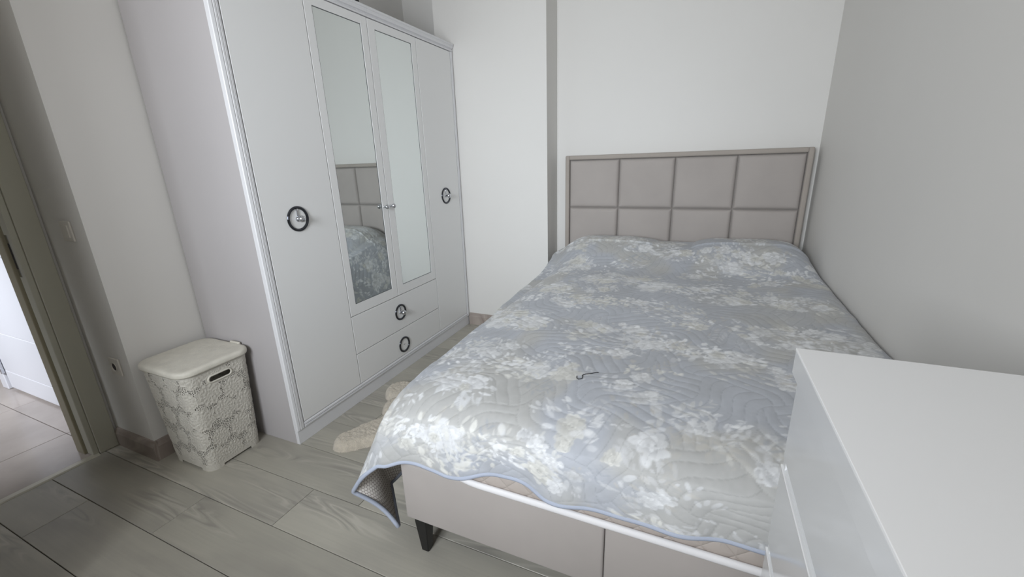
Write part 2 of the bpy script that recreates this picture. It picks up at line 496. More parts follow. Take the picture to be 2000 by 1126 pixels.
def knob_mesh():
    bm = bmesh.new()
    lathe(bm, [(0.006, 0.0), (0.0055, 0.004), (0.0042, 0.010), (0.0045, 0.014), (0.009, 0.0165), (0.0128, 0.021), (0.0138, 0.026), (0.0125, 0.031), (0.0085, 0.0355), (0.003, 0.0375)], 'x', 20)
    me = bpy.data.meshes.new('knob'); bmesh.ops.recalc_face_normals(bm, faces=bm.faces[:]); bm.to_mesh(me); bm.free()
    me.polygons.foreach_set('use_smooth', [True] * len(me.polygons)); me.materials.append(MATS['chrome'])
    return me
KNOB = knob_mesh()
def ring_mesh(r):
    bm = bmesh.new(); seg = 48
    sec = [(r, 0.0), (r, 0.003), (r - 0.003, 0.0065), (r - 0.007, 0.0075), (r - 0.011, 0.0055), (r - 0.0135, 0.0)]
    rings = []
    for k in range(seg):
        a = 2 * math.pi * k / seg
        rings.append([bm.verts.new((h, math.cos(a) * q, math.sin(a) * q)) for q, h in sec])
    for k in range(seg):
        A, B = rings[k], rings[(k + 1) % seg]
        for j in range(len(sec)):
            bm.faces.new((A[j], A[(j + 1) % len(sec)], B[(j + 1) % len(sec)], B[j]))
    me = bpy.data.meshes.new('ring'); bmesh.ops.recalc_face_normals(bm, faces=bm.faces[:]); bm.to_mesh(me); bm.free()
    me.polygons.foreach_set('use_smooth', [True] * len(me.polygons)); me.materials.append(MATS['black_chrome'])
    return me
RING = ring_mesh(0.058); RING_S = ring_mesh(0.053)
def pull(parent, y, z, ring, r, knob=True):
    link('handle_ring', ring, None, parent, 'dark chrome ring', (0.0, y, z))
    if knob:
        bm = bmesh.new()
        box(bm, 0.0, 0.005, -0.0045, 0.0045, 0.004, r - 0.012, 0.001)
        lathe(bm, [(0.013, 0.0), (0.013, 0.003), (0.007, 0.006), (0.0055, 0.012), (0.010, 0.016), (0.0145, 0.021), (0.016, 0.027), (0.0145, 0.033), (0.0095, 0.038), (0.003, 0.040)], 'x', 22)
        obj('handle_knob', bm, 'chrome', parent, 'chrome knob on a short bar', smooth=40, loc=(0.0, y, z))
    else:
        obj('screw_slot', bx(0.0, 0.0012, -0.006, 0.006, -0.0012, 0.0012), 'dark_hole', parent, loc=(0.0, y, z))

G = 0.0022
def door(y0, y1, z0, z1, mirror=None):
    if mirror is None:
        return obj('door', bx(F0, 0.0, y0 + G, y1 - G, z0 + G, z1 - G, 0.0012), 'white_lacquer', wr)
    my0, my1, mz0, mz1 = mirror
    bm = bmesh.new()
    # stiles and rails
    box(bm, F0, 0.0, y0 + G, my0, z0 + G, z1 - G, 0.001, 1); box(bm, F0, 0.0, my1, y1 - G, z0 + G, z1 - G, 0.001, 1)
    box(bm, F0, -0.0002, my0 - .001, my1 + .001, z0 + G, mz0); box(bm, F0, -0.0002, my0 - .001, my1 + .001, mz1, z1 - G)
    d = obj('door', bm, 'white_lacquer', wr)
    obj('mirror', bx(-0.012, -0.0035, my0 + .002, my1 - .002, mz0 + .002, mz1 - .002), 'mirror_glass', d, 'tall narrow mirror')
    bm = bmesh.new()
    for a in ((my0, my0 + .003, mz0, mz1), (my1 - .003, my1, mz0, mz1), (my0, my1, mz0, mz0 + .003), (my0, my1, mz1 - .003, mz1)):
        box(bm, -0.0125, -0.0025, *a)
    obj('mirror_seal', bm, 'mirror_edge', d)
    return d
ZT = H - 0.05
d1 = door(0.0425, Y[1], 0.105, ZT); pull(d1, 0.214, 1.078, RING, 0.058)
d2_ = door(Y[1], Y[2], 0.511, ZT, (0.484, 0.794, 0.572, 2.008)); link('knob', KNOB, None, d2_, 'chrome ball knob', (0.0, 0.806, 1.070))
d3 = door(Y[2], Y[3], 0.511, ZT, (0.900, 1.222, 0.570, 2.006)); link('knob', KNOB, None, d3, 'chrome ball knob', (0.0, 0.866, 1.070))
d4 = door(Y[3], W - 0.0325, 0.105, ZT); pull(d4, 1.484, 1.078, RING, 0.058)
w1 = obj('drawer', bx(F0, 0.0, Y[1] + G, Y[3] - G, 0.289, 0.511 - G, 0.0012), 'white_lacquer', wr); pull(w1, 0.846, 0.401, RING_S, 0.053)
w2 = obj('drawer', bx(F0, 0.0, Y[1] + G, Y[3] - G, 0.105 + G, 0.289 - 2 * G, 0.0012), 'white_lacquer', wr); pull(w2, 0.848, 0.176, RING_S, 0.053, False)

# black thing lying on top of the wardrobe, only its end shows
bm = bmesh.new(); box(bm, -0.36, -0.06, 0.50, 0.885, H - 0.0115, H + 0.10, 0.02, 4)
tag(obj('storage_bag', bm, 'black_fabric', smooth=60), 'black item lying on top of the wardrobe, barely in view', 'bag')

# ------------------------------------------------------------------ bed: base and headboard
bed = thing('bed', 'upholstered taupe double bed frame with tufted headboard against the wall', 'bed', (1.535, 0.8, 0))
def B(name, bm, m, parent=bed, label=None, smooth=False):
    o = obj(name, bm, m, None, label, smooth); o.parent = parent
    o.matrix_parent_inverse = Matrix.Translation(-Vector((1.535, 0.8, 0)))
    return o
BX0, BX1, BY0, BY1, BZ0, BZ1 = 0.878, 2.192, -0.29, 1.80, 0.164, 0.386
B('foot_panel', bx(BX0, 1.5365, BY0, BY0 + 0.04, BZ0, BZ1, 0.008, 3), 'velvet', smooth=40)
B('foot_panel', bx(1.5385, BX1, BY0, BY0 + 0.04, BZ0, BZ1, 0.008, 3), 'velvet', smooth=40)
B('side_rail', bx(BX0, BX0 + 0.04, BY0 + 0.041, BY1, BZ0, BZ1, 0.008, 3), 'velvet', smooth=40)
B('side_rail', bx(BX1 - 0.04, BX1, BY0 + 0.041, BY1, BZ0, BZ1, 0.008, 3), 'velvet', smooth=40)
B('deck', bx(BX0 + 0.041, BX1 - 0.041, BY0 + 0.041, BY1 - 0.02, BZ1 - 0.06, BZ1 - 0.008), 'deck_dark')
B('underside', bx(BX0 + 0.012, BX1 - 0.012, BY0 + 0.012, BY1 - 0.02, BZ0 - 0.008, BZ0 + 0.004), 'black_plastic')
for lx in (BX0 + 0.012, BX1 - 0.062):
    for ly in (BY0 + 0.014, BY1 - 0.09):
        bm = bmesh.new()
        r = bmesh.ops.create_cube(bm, size=1.0)
        for v in r['verts']:
            top = v.co.z > 0
            s = 1.0 if top else 0.58
            v.co = Vector((lx + 0.025 + v.co.x * 0.05 * s, ly + 0.03 + v.co.y * 0.05 * s, (BZ0 - 0.008) if top else 0.0))
        bmesh.ops.bevel(bm, geom=bm.edges[:], offset=0.003, segments=1, affect='EDGES')
        B('leg', bm, 'black_plastic', label='black tapered leg')

# headboard: board, border and twelve padded cushions
HX0, HX1, HY, HZ = 0.789, 2.275, 1.845, 1.326
hb = B('headboard', bx(HX0 + 0.006, HX1 - 0.006, HY + 0.032, YB - 0.004, 0.10, HZ - 0.006, 0.006), 'velvet_border')
def hchild(name, bm, m, smooth):
    return obj(name, bm, m, hb, None, smooth)
bw = 0.030
for (a, b_, c, d) in ((HX0, HX0 + bw, 0.10, HZ - bw), (HX1 - bw, HX1, 0.10, HZ - bw)):
    hchild('border', bx(a, b_, HY, YB - 0.003, c, d + bw - 0.0, 0.009, 3), 'velvet_border', 50)
hchild('border', bx(HX0 + bw - 0.002, HX1 - bw + 0.002, HY, YB - 0.003, HZ - bw, HZ, 0.009, 3), 'velvet_border', 50)
hxs = [HX0 + bw, 1.170, 1.527, 1.886, HX1 - bw]
hzs = [0.30, 0.635, 0.966, HZ - bw]
def cushion(x0, x1, z0, z1, seed):
    n = 26
    s = np.linspace(0, 1, n); s = 0.5 - 0.5 * np.cos(np.pi * s)      # denser at the edges
    X, Z = np.meshgrid(s, s)
    e = np.minimum(np.minimum(X, 1 - X) * (x1 - x0), np.minimum(Z, 1 - Z) * (z1 - z0))
    puff = 1 - np.exp(-e / 0.0055)
    dome = (np.sin(np.pi * X) * np.sin(np.pi * Z)) ** 0.5
    dep = 0.026 * puff + 0.009 * dome
    rr = vnoise((n, n), 3, 3, seed) - 0.5
    dep += 0.004 * rr * dome
    P = np.stack([x0 + 0.0015 + X * (x1 - x0 - 0.003), HY + 0.028 - dep, z0 + 0.0015 + Z * (z1 - z0 - 0.003)], -1)
    return grid_mesh('cushion', P)
for i in range(4):
    for j in range(3):
        me = cushion(hxs[i], hxs[i + 1], hzs[j], hzs[j + 1], 10 * i + j)
        link('cushion', me, 'velvet', hb)

# mattress with white piping, quilted grey sides
m = bpy.data.materials.new('mattress_side'); m.use_nodes = True; nt = m.node_tree; bs = nt.nodes['Principled BSDF']
bs.inputs['Base Color'].default_value = srgb(176, 166, 158); bs.inputs['Roughness'].default_value = 0.75
tc = nt.nodes.new('ShaderNodeTexCoord'); hgt = None
for ang in (0.75, -0.75):
    sep = nt.nodes.new('ShaderNodeVectorMath'); sep.operation = 'DOT_PRODUCT'
    sep.inputs[1].default_value = (math.cos(ang) * 60, math.cos(ang) * 60, math.sin(ang) * 60)
    nt.links.new(tc.outputs['Object'], sep.inputs[0])
    sn = nt.nodes.new('ShaderNodeMath'); sn.operation = 'SINE'; nt.links.new(sep.outputs['Value'], sn.inputs[0])
    ab = nt.nodes.new('ShaderNodeMath'); ab.operation = 'ABSOLUTE'; nt.links.new(sn.outputs[0], ab.inputs[0])
    if hgt is None: hgt = ab.outputs[0]
    else:
        mn = nt.nodes.new('ShaderNodeMath'); mn.operation = 'MINIMUM'; nt.links.new(hgt, mn.inputs[0]); nt.links.new(ab.outputs[0], mn.inputs[1]); hgt = mn.outputs[0]
pw = nt.nodes.new('ShaderNodeMath'); pw.operation = 'POWER'; pw.inputs[1].default_value = 0.5; nt.links.new(hgt, pw.inputs[0])
bp = nt.nodes.new('ShaderNodeBump'); bp.inputs['Strength'].default_value = 0.6; bp.inputs['Distance'].default_value = 0.006
nt.links.new(pw.outputs[0], bp.inputs['Height']); nt.links.new(bp.outputs[0], bs.inputs['Normal'])
MATS['mattress_side'] = m
MX0, MX1, MY0, MY1, MZ0, MZ1 = 0.905, 2.262, -0.297, 1.80, 0.388, 0.560
mt = thing('mattress', 'mattress with white piping and quilted grey side under the bedspread', 'mattress', (0, 0, 0))
bm = bmesh.new()
rings = []
for ins, z in ((0.02, MZ0 + 0.001), (0.003, MZ0 + 0.012), (0.0, MZ0 + 0.03), (-0.004, (MZ0 + MZ1) / 2), (0.004, MZ1 - 0.08), (0.03, MZ1 - 0.035), (0.08, MZ1)):
    rings.append([bm.verts.new((x, y, z)) for x, y in rrect(MX0 + ins, MX1 - ins, MY0 + ins, MY1 - ins, 0.27 - max(ins, 0), 12)])
for A, Bq in zip(rings, rings[1:]):
    for k in range(len(A)):
        bm.faces.new((A[k], A[(k + 1) % len(A)], Bq[(k + 1) % len(A)], Bq[k]))
bm.faces.new(rings[0][::-1]); bm.faces.new(rings[-1])
obj('body', bm, 'mattress_side', mt, smooth=60)
for z in (MZ0 + 0.0135,):
    bm = bmesh.new()
    tube(bm, [(x, y, z) for x, y in rrect(MX0 - 0.004, MX1 + 0.004, MY0 - 0.004, MY1 + 0.002, 0.274, 14)], 0.0115, 10, True, ry=0.008)
    obj('piping', bm, 'piping_white', mt, 'white piping', smooth=True)

# ------------------------------------------------------------------ bedspread
ST = 0.0032
LA, LB = 0.47, 0.21                       # drop on the left, drop at the foot
XL0, XR0 = 0.86, XW - 0.006               # top surface between these
UR = 0.03
YT0, YT1 = -0.292, 1.822
uu = np.arange(-LA, (XR0 - XL0) + 1e-6, ST)            # cloth coordinate across
vv = np.arange(-LB, (YT1 - YT0) + 1e-6, ST)            # cloth coordinate along
U, V = np.meshgrid(uu, vv)

def top_z(x, y):
    z = 0.648 + 0 * x
    # rounded off towards foot and left side
    z = z - 0.045 * np.exp(-np.clip(y - YT0, 0, None) / 0.06) - 0.018 * np.exp(-np.clip(y - YT0, 0, None) / 0.35)
    xl = np.clip(x - XL0, 0, None)
    z = z - 0.035 * np.exp(-xl / 0.045) - 0.012 * np.exp(-xl / 0.2)
    xr = np.clip(XR0 - x, 0, None)
    z = z + 0.012 * sstep(0.35, 0.0, xr) - 0.02 * np.exp(-xr / 0.02)
    # pillows under the cloth
    def pillow(cx, hw, cy, hl, h):
        a = np.clip(1 - ((x - cx) / hw) ** 4, 0, 1) ** 0.6
        t = (y - cy) / hl
        b = np.where(t < 0, sstep(-1.15, 0.25, t), 1 - 0.10 * np.clip(t, 0, 1) ** 2)
        return h * a * b
    pl = np.maximum(pillow(1.17, 0.42, 1.56, 0.30, 0.128), pillow(1.95, 0.345, 1.56, 0.30, 0.137))
    br = 0.100 * sstep(1.20, 1.62, y) * np.clip(1 - ((x - 1.54) / 0.75) ** 6, 0, 1)
    z = z + np.maximum(pl, br)
    z = z - 0.025 * sstep(1.72, 1.822, y)
    z = z + 0.020 * sstep(0.3, 1.2, y) * sstep(XL0, XL0 + 0.15, x)
    return z

def left_x(y):      # the edge of the bed top swings out a little towards the head
    return XL0 - 0.045 * sstep(0.2, 1.4, y) - 0.02

# hem of the foot drop: height along x
HX = np.array([0.86, 0.93, 0.985, 1.038, 1.072, 1.135, 1.195, 1.251, 1.298, 1.335, 1.378, 1.434, 1.54, 1.673, 1.772, 1.867, 2.0, 2.31])
HZv = np.array([0.40, 0.428, 0.438, 0.424, 0.414, 0.430, 0.455, 0.475, 0.486, 0.477, 0.443, 0.441, 0.450, 0.458, 0.462, 0.470, 0.47, 0.48])
hem_y = np.array([-.335, -.333, -.325, -.318, -.316, -.318, -.322, -.326, -.328, -.325, -.319, -.318, -.318, -.318, -.318, -.318, -.318, -.318])
def smooth_interp(x, xp, fp):
    xs_ = np.linspace(xp[0], xp[-1], 600); f = np.interp(xs_, xp, fp)
    k = np.hanning(25); k /= k.sum(); fpad = np.pad(f, 12, mode='edge'); f = np.convolve(fpad, k, 'valid')
    return np.interp(x, xs_, f)

def foot_pt(x, t):
    """t 0 top edge .. 1 hem"""
    ze = top_z(x, np.full_like(x, YT0)); hz = smooth_interp(x, HX, HZv); hy = smooth_interp(x, HX, hem_y)
    y = YT0 + (hy - YT0) * (1 - (1 - t) ** 2.0)
    z = ze + (hz - ze) * (0.55 * t + 0.45 * t ** 1.5)
    w = 0.007 * np.sin(x * 21 + 0.7) * t + 0.004 * np.sin(x * 43) * t
    return np.stack([x, y + w * 0.8, z], -1)
def left_pt(y, t):
    x0 = left_x(y); ze = top_z(x0, y)
    x = x0 - (0.095 + 0.010 * np.sin(y * 9)) * (1 - (1 - t) ** 2.0) - 0.035 * t
    y = y + 0.115 * t ** 1.5 * np.exp(-(y - YT0) / 0.25)
    z = ze + (0.165 + 0.012 * np.sin(y * 5) - ze) * (0.75 * t + 0.25 * t ** 1.4)
    return np.stack([x, y, z], -1)

P = np.zeros(U.shape + (3,))
top = (U >= 0) & (V >= 0)
y_t = YT0 + np.clip(V, 0, None)
xl = left_x(y_t)
x_t = xl + np.clip(U, 0, None) / (XR0 - XL0) * (XR0 - xl)
P[top] = np.stack([x_t, y_t, top_z(x_t, y_t)], -1)[top]
ft = (U >= 0) & (V < 0)
xf = (left_x(np.array(YT0)) + U / (XR0 - XL0) * (XR0 - left_x(np.array(YT0))))
P[ft] = foot_pt(xf[ft], (-V[ft] / LB))
lf = (U < 0) & (V >= 0)
P[lf] = left_pt(y_t[lf], (-U[lf] / LA))
# corner: Coons patch between foot drop, side drop and the folded hem (tip = cloth corner)
co = (U < 0) & (V < 0)
s = np.clip(-U / LA, 0, 1); t = np.clip(-V / LB, 0, 1)
x00 = float(left_x(np.array(YT0)))
Fc = foot_pt(np.full(U.shape, x00), t)
Sc = left_pt(np.full(U.shape, YT0), s)
tip = np.array([0.846, -0.300, 0.112]); fold = np.array([0.716, -0.350, 0.268])
h0 = foot_pt(np.array([x00]), np.array([1.0]))[0]
S1 = left_pt(np.array([YT0]), np.array([1.0]))[0]
# hem path h0 -> fold -> tip, rounded at the fold
pn = 400; q = np.linspace(0, 1, pn)[:, None]
path = np.concatenate([h0 + (fold - h0) * q + np.array([0, -0.012, 0.012]) * np.sin(np.pi * q), fold + (tip - fold) * q + np.array([0, 0.018, -0.004]) * np.sin(np.pi * q)])
kk = np.hanning(61); kk /= kk.sum()
pad = np.concatenate([np.repeat(path[:1], 30, 0), path, np.repeat(path[-1:], 30, 0)])
path = np.stack([np.convolve(pad[:, i], kk, 'valid') for i in range(3)], -1)
seg = np.concatenate([[0], np.cumsum(np.linalg.norm(np.diff(path, axis=0), axis=1))]); seg /= seg[-1]
def hem_c(s_): return np.stack([np.interp(s_, seg, path[:, i]) for i in range(3)], -1)
Hc = hem_c(s)
Kc = S1 + (tip - S1) * t[..., None] + np.array([0.0, 0.0, -0.02]) * np.sin(np.pi * t)[..., None]
p00 = Fc[np.unravel_index(np.argmin(s * 0 + t + s), s.shape)] * 0 + foot_pt(np.array([x00]), np.array([0.0]))[0]
s3, t3 = s[..., None], t[..., None]
bil = (1 - s3) * (1 - t3) * p00 + s3 * (1 - t3) * S1 + (1 - s3) * t3 * h0 + s3 * t3 * tip
Pc = (1 - t3) * Sc + t3 * Hc + (1 - s3) * Fc + s3 * Kc - bil
P[co] = Pc[co]

# soft folds over the whole cloth
nrm = np.cross(np.gradient(P, axis=1), np.gradient(P, axis=0)); nrm /= np.linalg.norm(nrm, axis=-1, keepdims=True) + 1e-9
ny, nx = U.shape
und = (vnoise((ny, nx), 12, 9, 3) - 0.5) * 0.010 + (vnoise((ny, nx), 30, 24, 4) - 0.5) * 0.004
# quilting: groups of parallel curved rows, woven at right angles
c45 = math.sqrt(0.5)
a_ = (U + V) * c45; b_ = (V - U) * c45
a2 = a_ + 0.036 * np.sin(2 * np.pi * b_ / 0.38) + 0.008 * np.sin(2 * np.pi * b_ / 0.15 + 1)
b2 = b_ + 0.036 * np.sin(2 * np.pi * a_ / 0.38 + 1.3) + 0.008 * np.sin(2 * np.pi * a_ / 0.16)
cell = 0.19; sp_ = cell / 5
par = (np.floor(a2 / cell) + np.floor(b2 / cell)) % 2
tt = np.where(par == 0, a2, b2)
puff = np.abs(np.sin(np.pi * tt / sp_)) ** 0.30
ea = np.minimum(a2 % cell, cell - a2 % cell); eb = np.minimum(b2 % cell, cell - b2 % cell)
puff = puff * (1 - 0.35 * np.exp(-np.minimum(ea, eb) / 0.003))
edge_fade = sstep(0.0, 0.02, np.minimum(V + LB, U + LA))
cornf = 1 - sstep(0.10, 0.22, -U) * sstep(0.05, -0.05, V)
headf = sstep(YT1 - YT0, YT1 - YT0 - 0.08, V)
disp = (und * headf + 0.0024 * puff * edge_fade) * cornf
P = P + nrm * disp[..., None]
P[..., 0] = np.minimum(P[..., 0], XW - 0.003)
uvs = np.stack([U, V], -1)

# ---- the floral print, painted on the cloth grid
img = np.zeros((ny, nx, 3))
def lin(r, g, b): return np.array(srgb(r, g, b)[:3])
n1 = vnoise((ny, nx), 9, 7, 21) * 0.6 + vnoise((ny, nx), 22, 18, 22) * 0.4
n2 = vnoise((ny, nx), 7, 8, 31) * 0.6 + vnoise((ny, nx), 40, 34, 32) * 0.4
base = lin(177, 180, 186); beige = lin(181, 180, 176); grey = lin(169, 171, 175)
img[:] = base
w_ = sstep(0.46, 0.66, n1)[..., None] * 0.85; img[:] = img * (1 - w_) + beige * w_
w_ = sstep(0.52, 0.72, n2)[..., None] * 0.6; img[:] = img * (1 - w_) + grey * w_
jag = vnoise((ny, nx), 260, 220, 41) - 0.5; jag2 = vnoise((ny, nx), 110, 90, 42) - 0.5
pr = random.Random(11)
def stamp(cx, cy, ra, rb, ang, color, alpha, shade=0.0, sharp=0.22):
    """one petal or leaf: ellipse ra x rb at angle ang"""
    R_ = max(ra, rb) * 1.3
    i0, i1 = np.searchsorted(vv, (cy - R_, cy + R_)); j0, j1 = np.searchsorted(uu, (cx - R_, cx + R_))
    if i1 <= i0 or j1 <= j0: return
    x = U[i0:i1, j0:j1] - cx; y = V[i0:i1, j0:j1] - cy
    c_, s_ = math.cos(ang), math.sin(ang)
    p = (x * c_ + y * s_) / ra; q_ = (-x * s_ + y * c_) / rb
    d = np.sqrt(p * p + q_ * q_) + jag[i0:i1, j0:j1] * 0.30 + jag2[i0:i1, j0:j1] * 0.35
    a = (1 - sstep(1 - sharp, 1 + sharp * 0.4, d)) * alpha
    col_ = np.array(color) * (1 - shade * np.clip(0.5 - 0.5 * p, 0, 1))[..., None]
    a = a[..., None]
    img[i0:i1, j0:j1] = img[i0:i1, j0:j1] * (1 - a) + col_ * a
white = lin(236, 237, 238); cream = lin(224, 223, 217); sand = lin(196, 193, 186); soft = lin(216, 217, 218); gr = lin(166, 170, 178)
def leaf_spray(cx, cy, ang, L, color, n=6, alpha=0.7):
    for k in range(n):
        f = (k + 0.6) / n
        px = cx + math.cos(ang) * L * f; py = cy + math.sin(ang) * L * f
        for sd in (-1, 1):
            a = ang + sd * pr.uniform(0.45, 0.85); l = L * pr.uniform(0.14, 0.22) * (1.15 - 0.6 * f)
            stamp(px + math.cos(a) * l, py + math.sin(a) * l, l, l * 0.28, a, color, alpha * pr.uniform(0.6, 1), 0.15)
def blossom(cx, cy, R_, color, alpha=0.9):
    for ring_, (rr_, n, sc) in enumerate(((0.62, 9, 0.46), (0.36, 7, 0.36), (0.13, 5, 0.24))):
        a0 = pr.uniform(0, 6.28)
        for k in range(n):
            a = a0 + 6.283 * k / n + pr.uniform(-0.2, 0.2)
            r_ = R_ * rr_ * pr.uniform(0.8, 1.15)
            tone = np.array(color) * pr.uniform(0.74, 1.04)
            stamp(cx + math.cos(a) * r_, cy + math.sin(a) * r_, R_ * sc * pr.uniform(0.8, 1.2), R_ * sc * 0.72, a, tone, alpha * pr.uniform(0.65, 1.0), 0.32)
    stamp(cx, cy, R_ * 0.10, R_ * 0.10, 0, np.array(color) * 0.86, 0.6)
umin, umax, vmin, vmax = uu[0], uu[-1], vv[0], vv[-1]
# garlands: diagonal drifts of flowers and sprays
def flecks(cx, cy, R_, n, color, alpha):
    a0 = pr.uniform(0, 3.14)
    for _ in range(n):
        r_ = R_ * math.sqrt(pr.random()); a = pr.uniform(0, 6.283); l = pr.uniform(0.007, 0.020)
        stamp(cx + math.cos(a) * r_ * 1.5, cy + math.sin(a) * r_ * 0.8, l, l * pr.uniform(0.25, 0.6), a0 + pr.uniform(-0.7, 0.7), color, alpha * pr.uniform(0.5, 1), 0.1, 0.35)
NG = 22
for g in range(NG):
    y = vmin + (vmax - vmin) * (g + 0.5) / NG + pr.uniform(-0.04, 0.04)
    for k in range(11):
        cx = umin + (umax - umin) * ((k + pr.random()) / 11); cy = y + 0.10 * math.sin(cx * 5 + g * 1.7) + pr.uniform(-0.06, 0.06)
        kind = pr.random(); big = pr.random() < 0.22
        for _ in range(pr.choice((0, 1, 1, 2))):
            leaf_spray(cx + pr.uniform(-.05, .05), cy + pr.uniform(-.05, .05), pr.uniform(-3.1, 3.1), pr.uniform(0.07, 0.15), pr.choice((white, soft, cream, gr, sand, soft)), pr.choice((3, 4, 5)), pr.uniform(0.3, 0.7))
        flecks(cx + pr.uniform(-.06, .06), cy + pr.uniform(-.05, .05), pr.uniform(0.05, 0.09), pr.choice((20, 28, 38)), pr.choice((white, white, cream, soft)), pr.uniform(0.5, 0.95))
        if pr.random() < 0.35:
            flecks(cx + pr.uniform(-.06, .06), cy + pr.uniform(-.05, .05), 0.07, 14, sand, 0.6)
        if kind < 0.6:
            blossom(cx, cy, pr.uniform(0.028, 0.046) * (1.4 if big else 1), pr.choice((white, white, cream, white)), pr.uniform(0.8, 1.0))
            for _ in range(pr.choice((0, 1, 2, 3))):
                blossom(cx + pr.uniform(-.09, .09), cy + pr.uniform(-.07, .07), pr.uniform(0.016, 0.030), pr.choice((white, cream, soft)), pr.uniform(0.6, 0.95))
img *= (0.97 + 0.06 * (jag + jag2))[..., None]
# grey stitching thread along the quilted rows
st_ = 1 - sstep(0.05, 0.17, np.abs(np.sin(np.pi * tt / sp_)))
img *= (1 - 0.14 * st_ * edge_fade)[..., None]

me = grid_mesh('quilted_top', P, uvs)
ca = me.color_attributes.new('print', 'FLOAT_COLOR', 'POINT')
ca.data.foreach_set('color', np.concatenate([img, np.ones((ny, nx, 1))], -1).reshape(-1).astype(np.float32))
m = bpy.data.materials.new('floral_quilt'); m.use_nodes = True; nt = m.node_tree; bs = nt.nodes['Principled BSDF']
at = nt.nodes.new('ShaderNodeAttribute'); at.attribute_name = 'print'
nt.links.new(at.outputs['Color'], bs.inputs['Base Color'])
bs.inputs['Roughness'].default_value = 0.62; bs.inputs['Specular IOR Level'].default_value = 0.3; bs.inputs['Sheen Weight'].default_value = 0.12
MATS['floral_quilt'] = m
sprd = thing('bedspread', 'quilted blue-grey bedspread with white floral print draped over the bed', 'bedspread', (0, 0, 0))
link('quilted_top', me, 'floral_quilt', sprd)

# lining on the inside of the drops
st2 = 3
sel_u = U[::st2, ::st2]; sel_v = V[::st2, ::st2]
nrm2 = np.cross(np.gradient(P, axis=1), np.gradient(P, axis=0)); nrm2 /= np.linalg.norm(nrm2, axis=-1, keepdims=True) + 1e-9
PLn = (P - nrm2 * 0.0035)[::st2, ::st2]
keep = ((sel_u < 0.0) | (sel_v < 0.0))[:-1, :-1]
me = grid_mesh('lining', PLn, np.stack([sel_u, sel_v], -1), keep, flip=True)
m = bpy.data.materials.new('honeycomb_lining'); m.use_nodes = True; nt = m.node_tree; N = nt.nodes; L = nt.links; bs = N['Principled BSDF']
bs.inputs['Roughness'].default_value = 0.75
uvn = N.new('ShaderNodeUVMap'); uvn.uv_map = 'UVMap'
scl = N.new('ShaderNodeVectorMath'); scl.operation = 'SCALE'; scl.inputs['Scale'].default_value = 1 / 0.017
L.new(uvn.outputs[0], scl.inputs[0])
ds = []
for off in ((0, 0, 0), (0.5, 0.8660254, 0)):
    ad = N.new('ShaderNodeVectorMath'); ad.operation = 'ADD'; ad.inputs[1].default_value = (off[0] + 100, off[1] + 173.20508, 0); L.new(scl.outputs[0], ad.inputs[0])
    md = N.new('ShaderNodeVectorMath'); md.operation = 'MODULO'; md.inputs[1].default_value = (1, 1.7320508, 1); L.new(ad.outputs[0], md.inputs[0])
    sb = N.new('ShaderNodeVectorMath'); sb.operation = 'SUBTRACT'; sb.inputs[1].default_value = (0.5, 0.8660254, 0); L.new(md.outputs[0], sb.inputs[0])
    ml = N.new('ShaderNodeVectorMath'); ml.operation = 'MULTIPLY'; ml.inputs[1].default_value = (1, 1, 0); L.new(sb.outputs[0], ml.inputs[0])
    ln = N.new('ShaderNodeVectorMath'); ln.operation = 'LENGTH'; L.new(ml.outputs[0], ln.inputs[0]); ds.append(ln.outputs['Value'])
mn = N.new('ShaderNodeMath'); mn.operation = 'MINIMUM'; L.new(ds[0], mn.inputs[0]); L.new(ds[1], mn.inputs[1])
cr = N.new('ShaderNodeValToRGB'); cr.color_ramp.elements[0].position = 0.40; cr.color_ramp.elements[0].color = srgb(226, 221, 215)
cr.color_ramp.elements[1].position = 0.47; cr.color_ramp.elements[1].color = srgb(160, 150, 144)
L.new(mn.outputs[0], cr.inputs[0]); L.new(cr.outputs[0], bs.inputs['Base Color'])
MATS['honeycomb_lining'] = m
link('lining', me, 'honeycomb_lining', sprd, 'beige lining with white honeycomb print')
# binding along the foot hem and the left hem
foot_hem = [tuple(P[0, j] - nrm2[0, j] * 0.003) for j in range(nx - 1, -1, -4)]
left_hem = [tuple(P[i, 0] - nrm2[i, 0] * 0.003) for i in range(4, ny, 6)]
bm = bmesh.new(); tube(bm, foot_hem + left_hem, 0.0074, 8)
obj('binding', bm, 'binding_blue', sprd, 'plain pale blue edge binding', smooth=True)

# dark thread lying on the bedspread
def on_top(x, y, h=0.0045):
    k = np.argmin((P[..., 0] - x) ** 2 + (P[..., 1] - y) ** 2 + np.where(top, 0, 9)); i, j = np.unravel_index(k, U.shape)
    return (x, y, P[i, j, 2] + h * 0.35)
tp = [on_top(x, y) for x, y in ((1.383, -0.006), (1.386, -0.018), (1.393, -0.024), (1.403, -0.018), (1.402, -0.008), (1.398, 0.004), (1.406, 0.016), (1.420, 0.024), (1.434, 0.036), (1.442, 0.040))]
bm = bmesh.new(); tube(bm, tp, 0.0012, 5)
tag(obj('thread', bm, 'thread_black', smooth=True), 'loose black thread lying on the floral bedspread', 'thread')

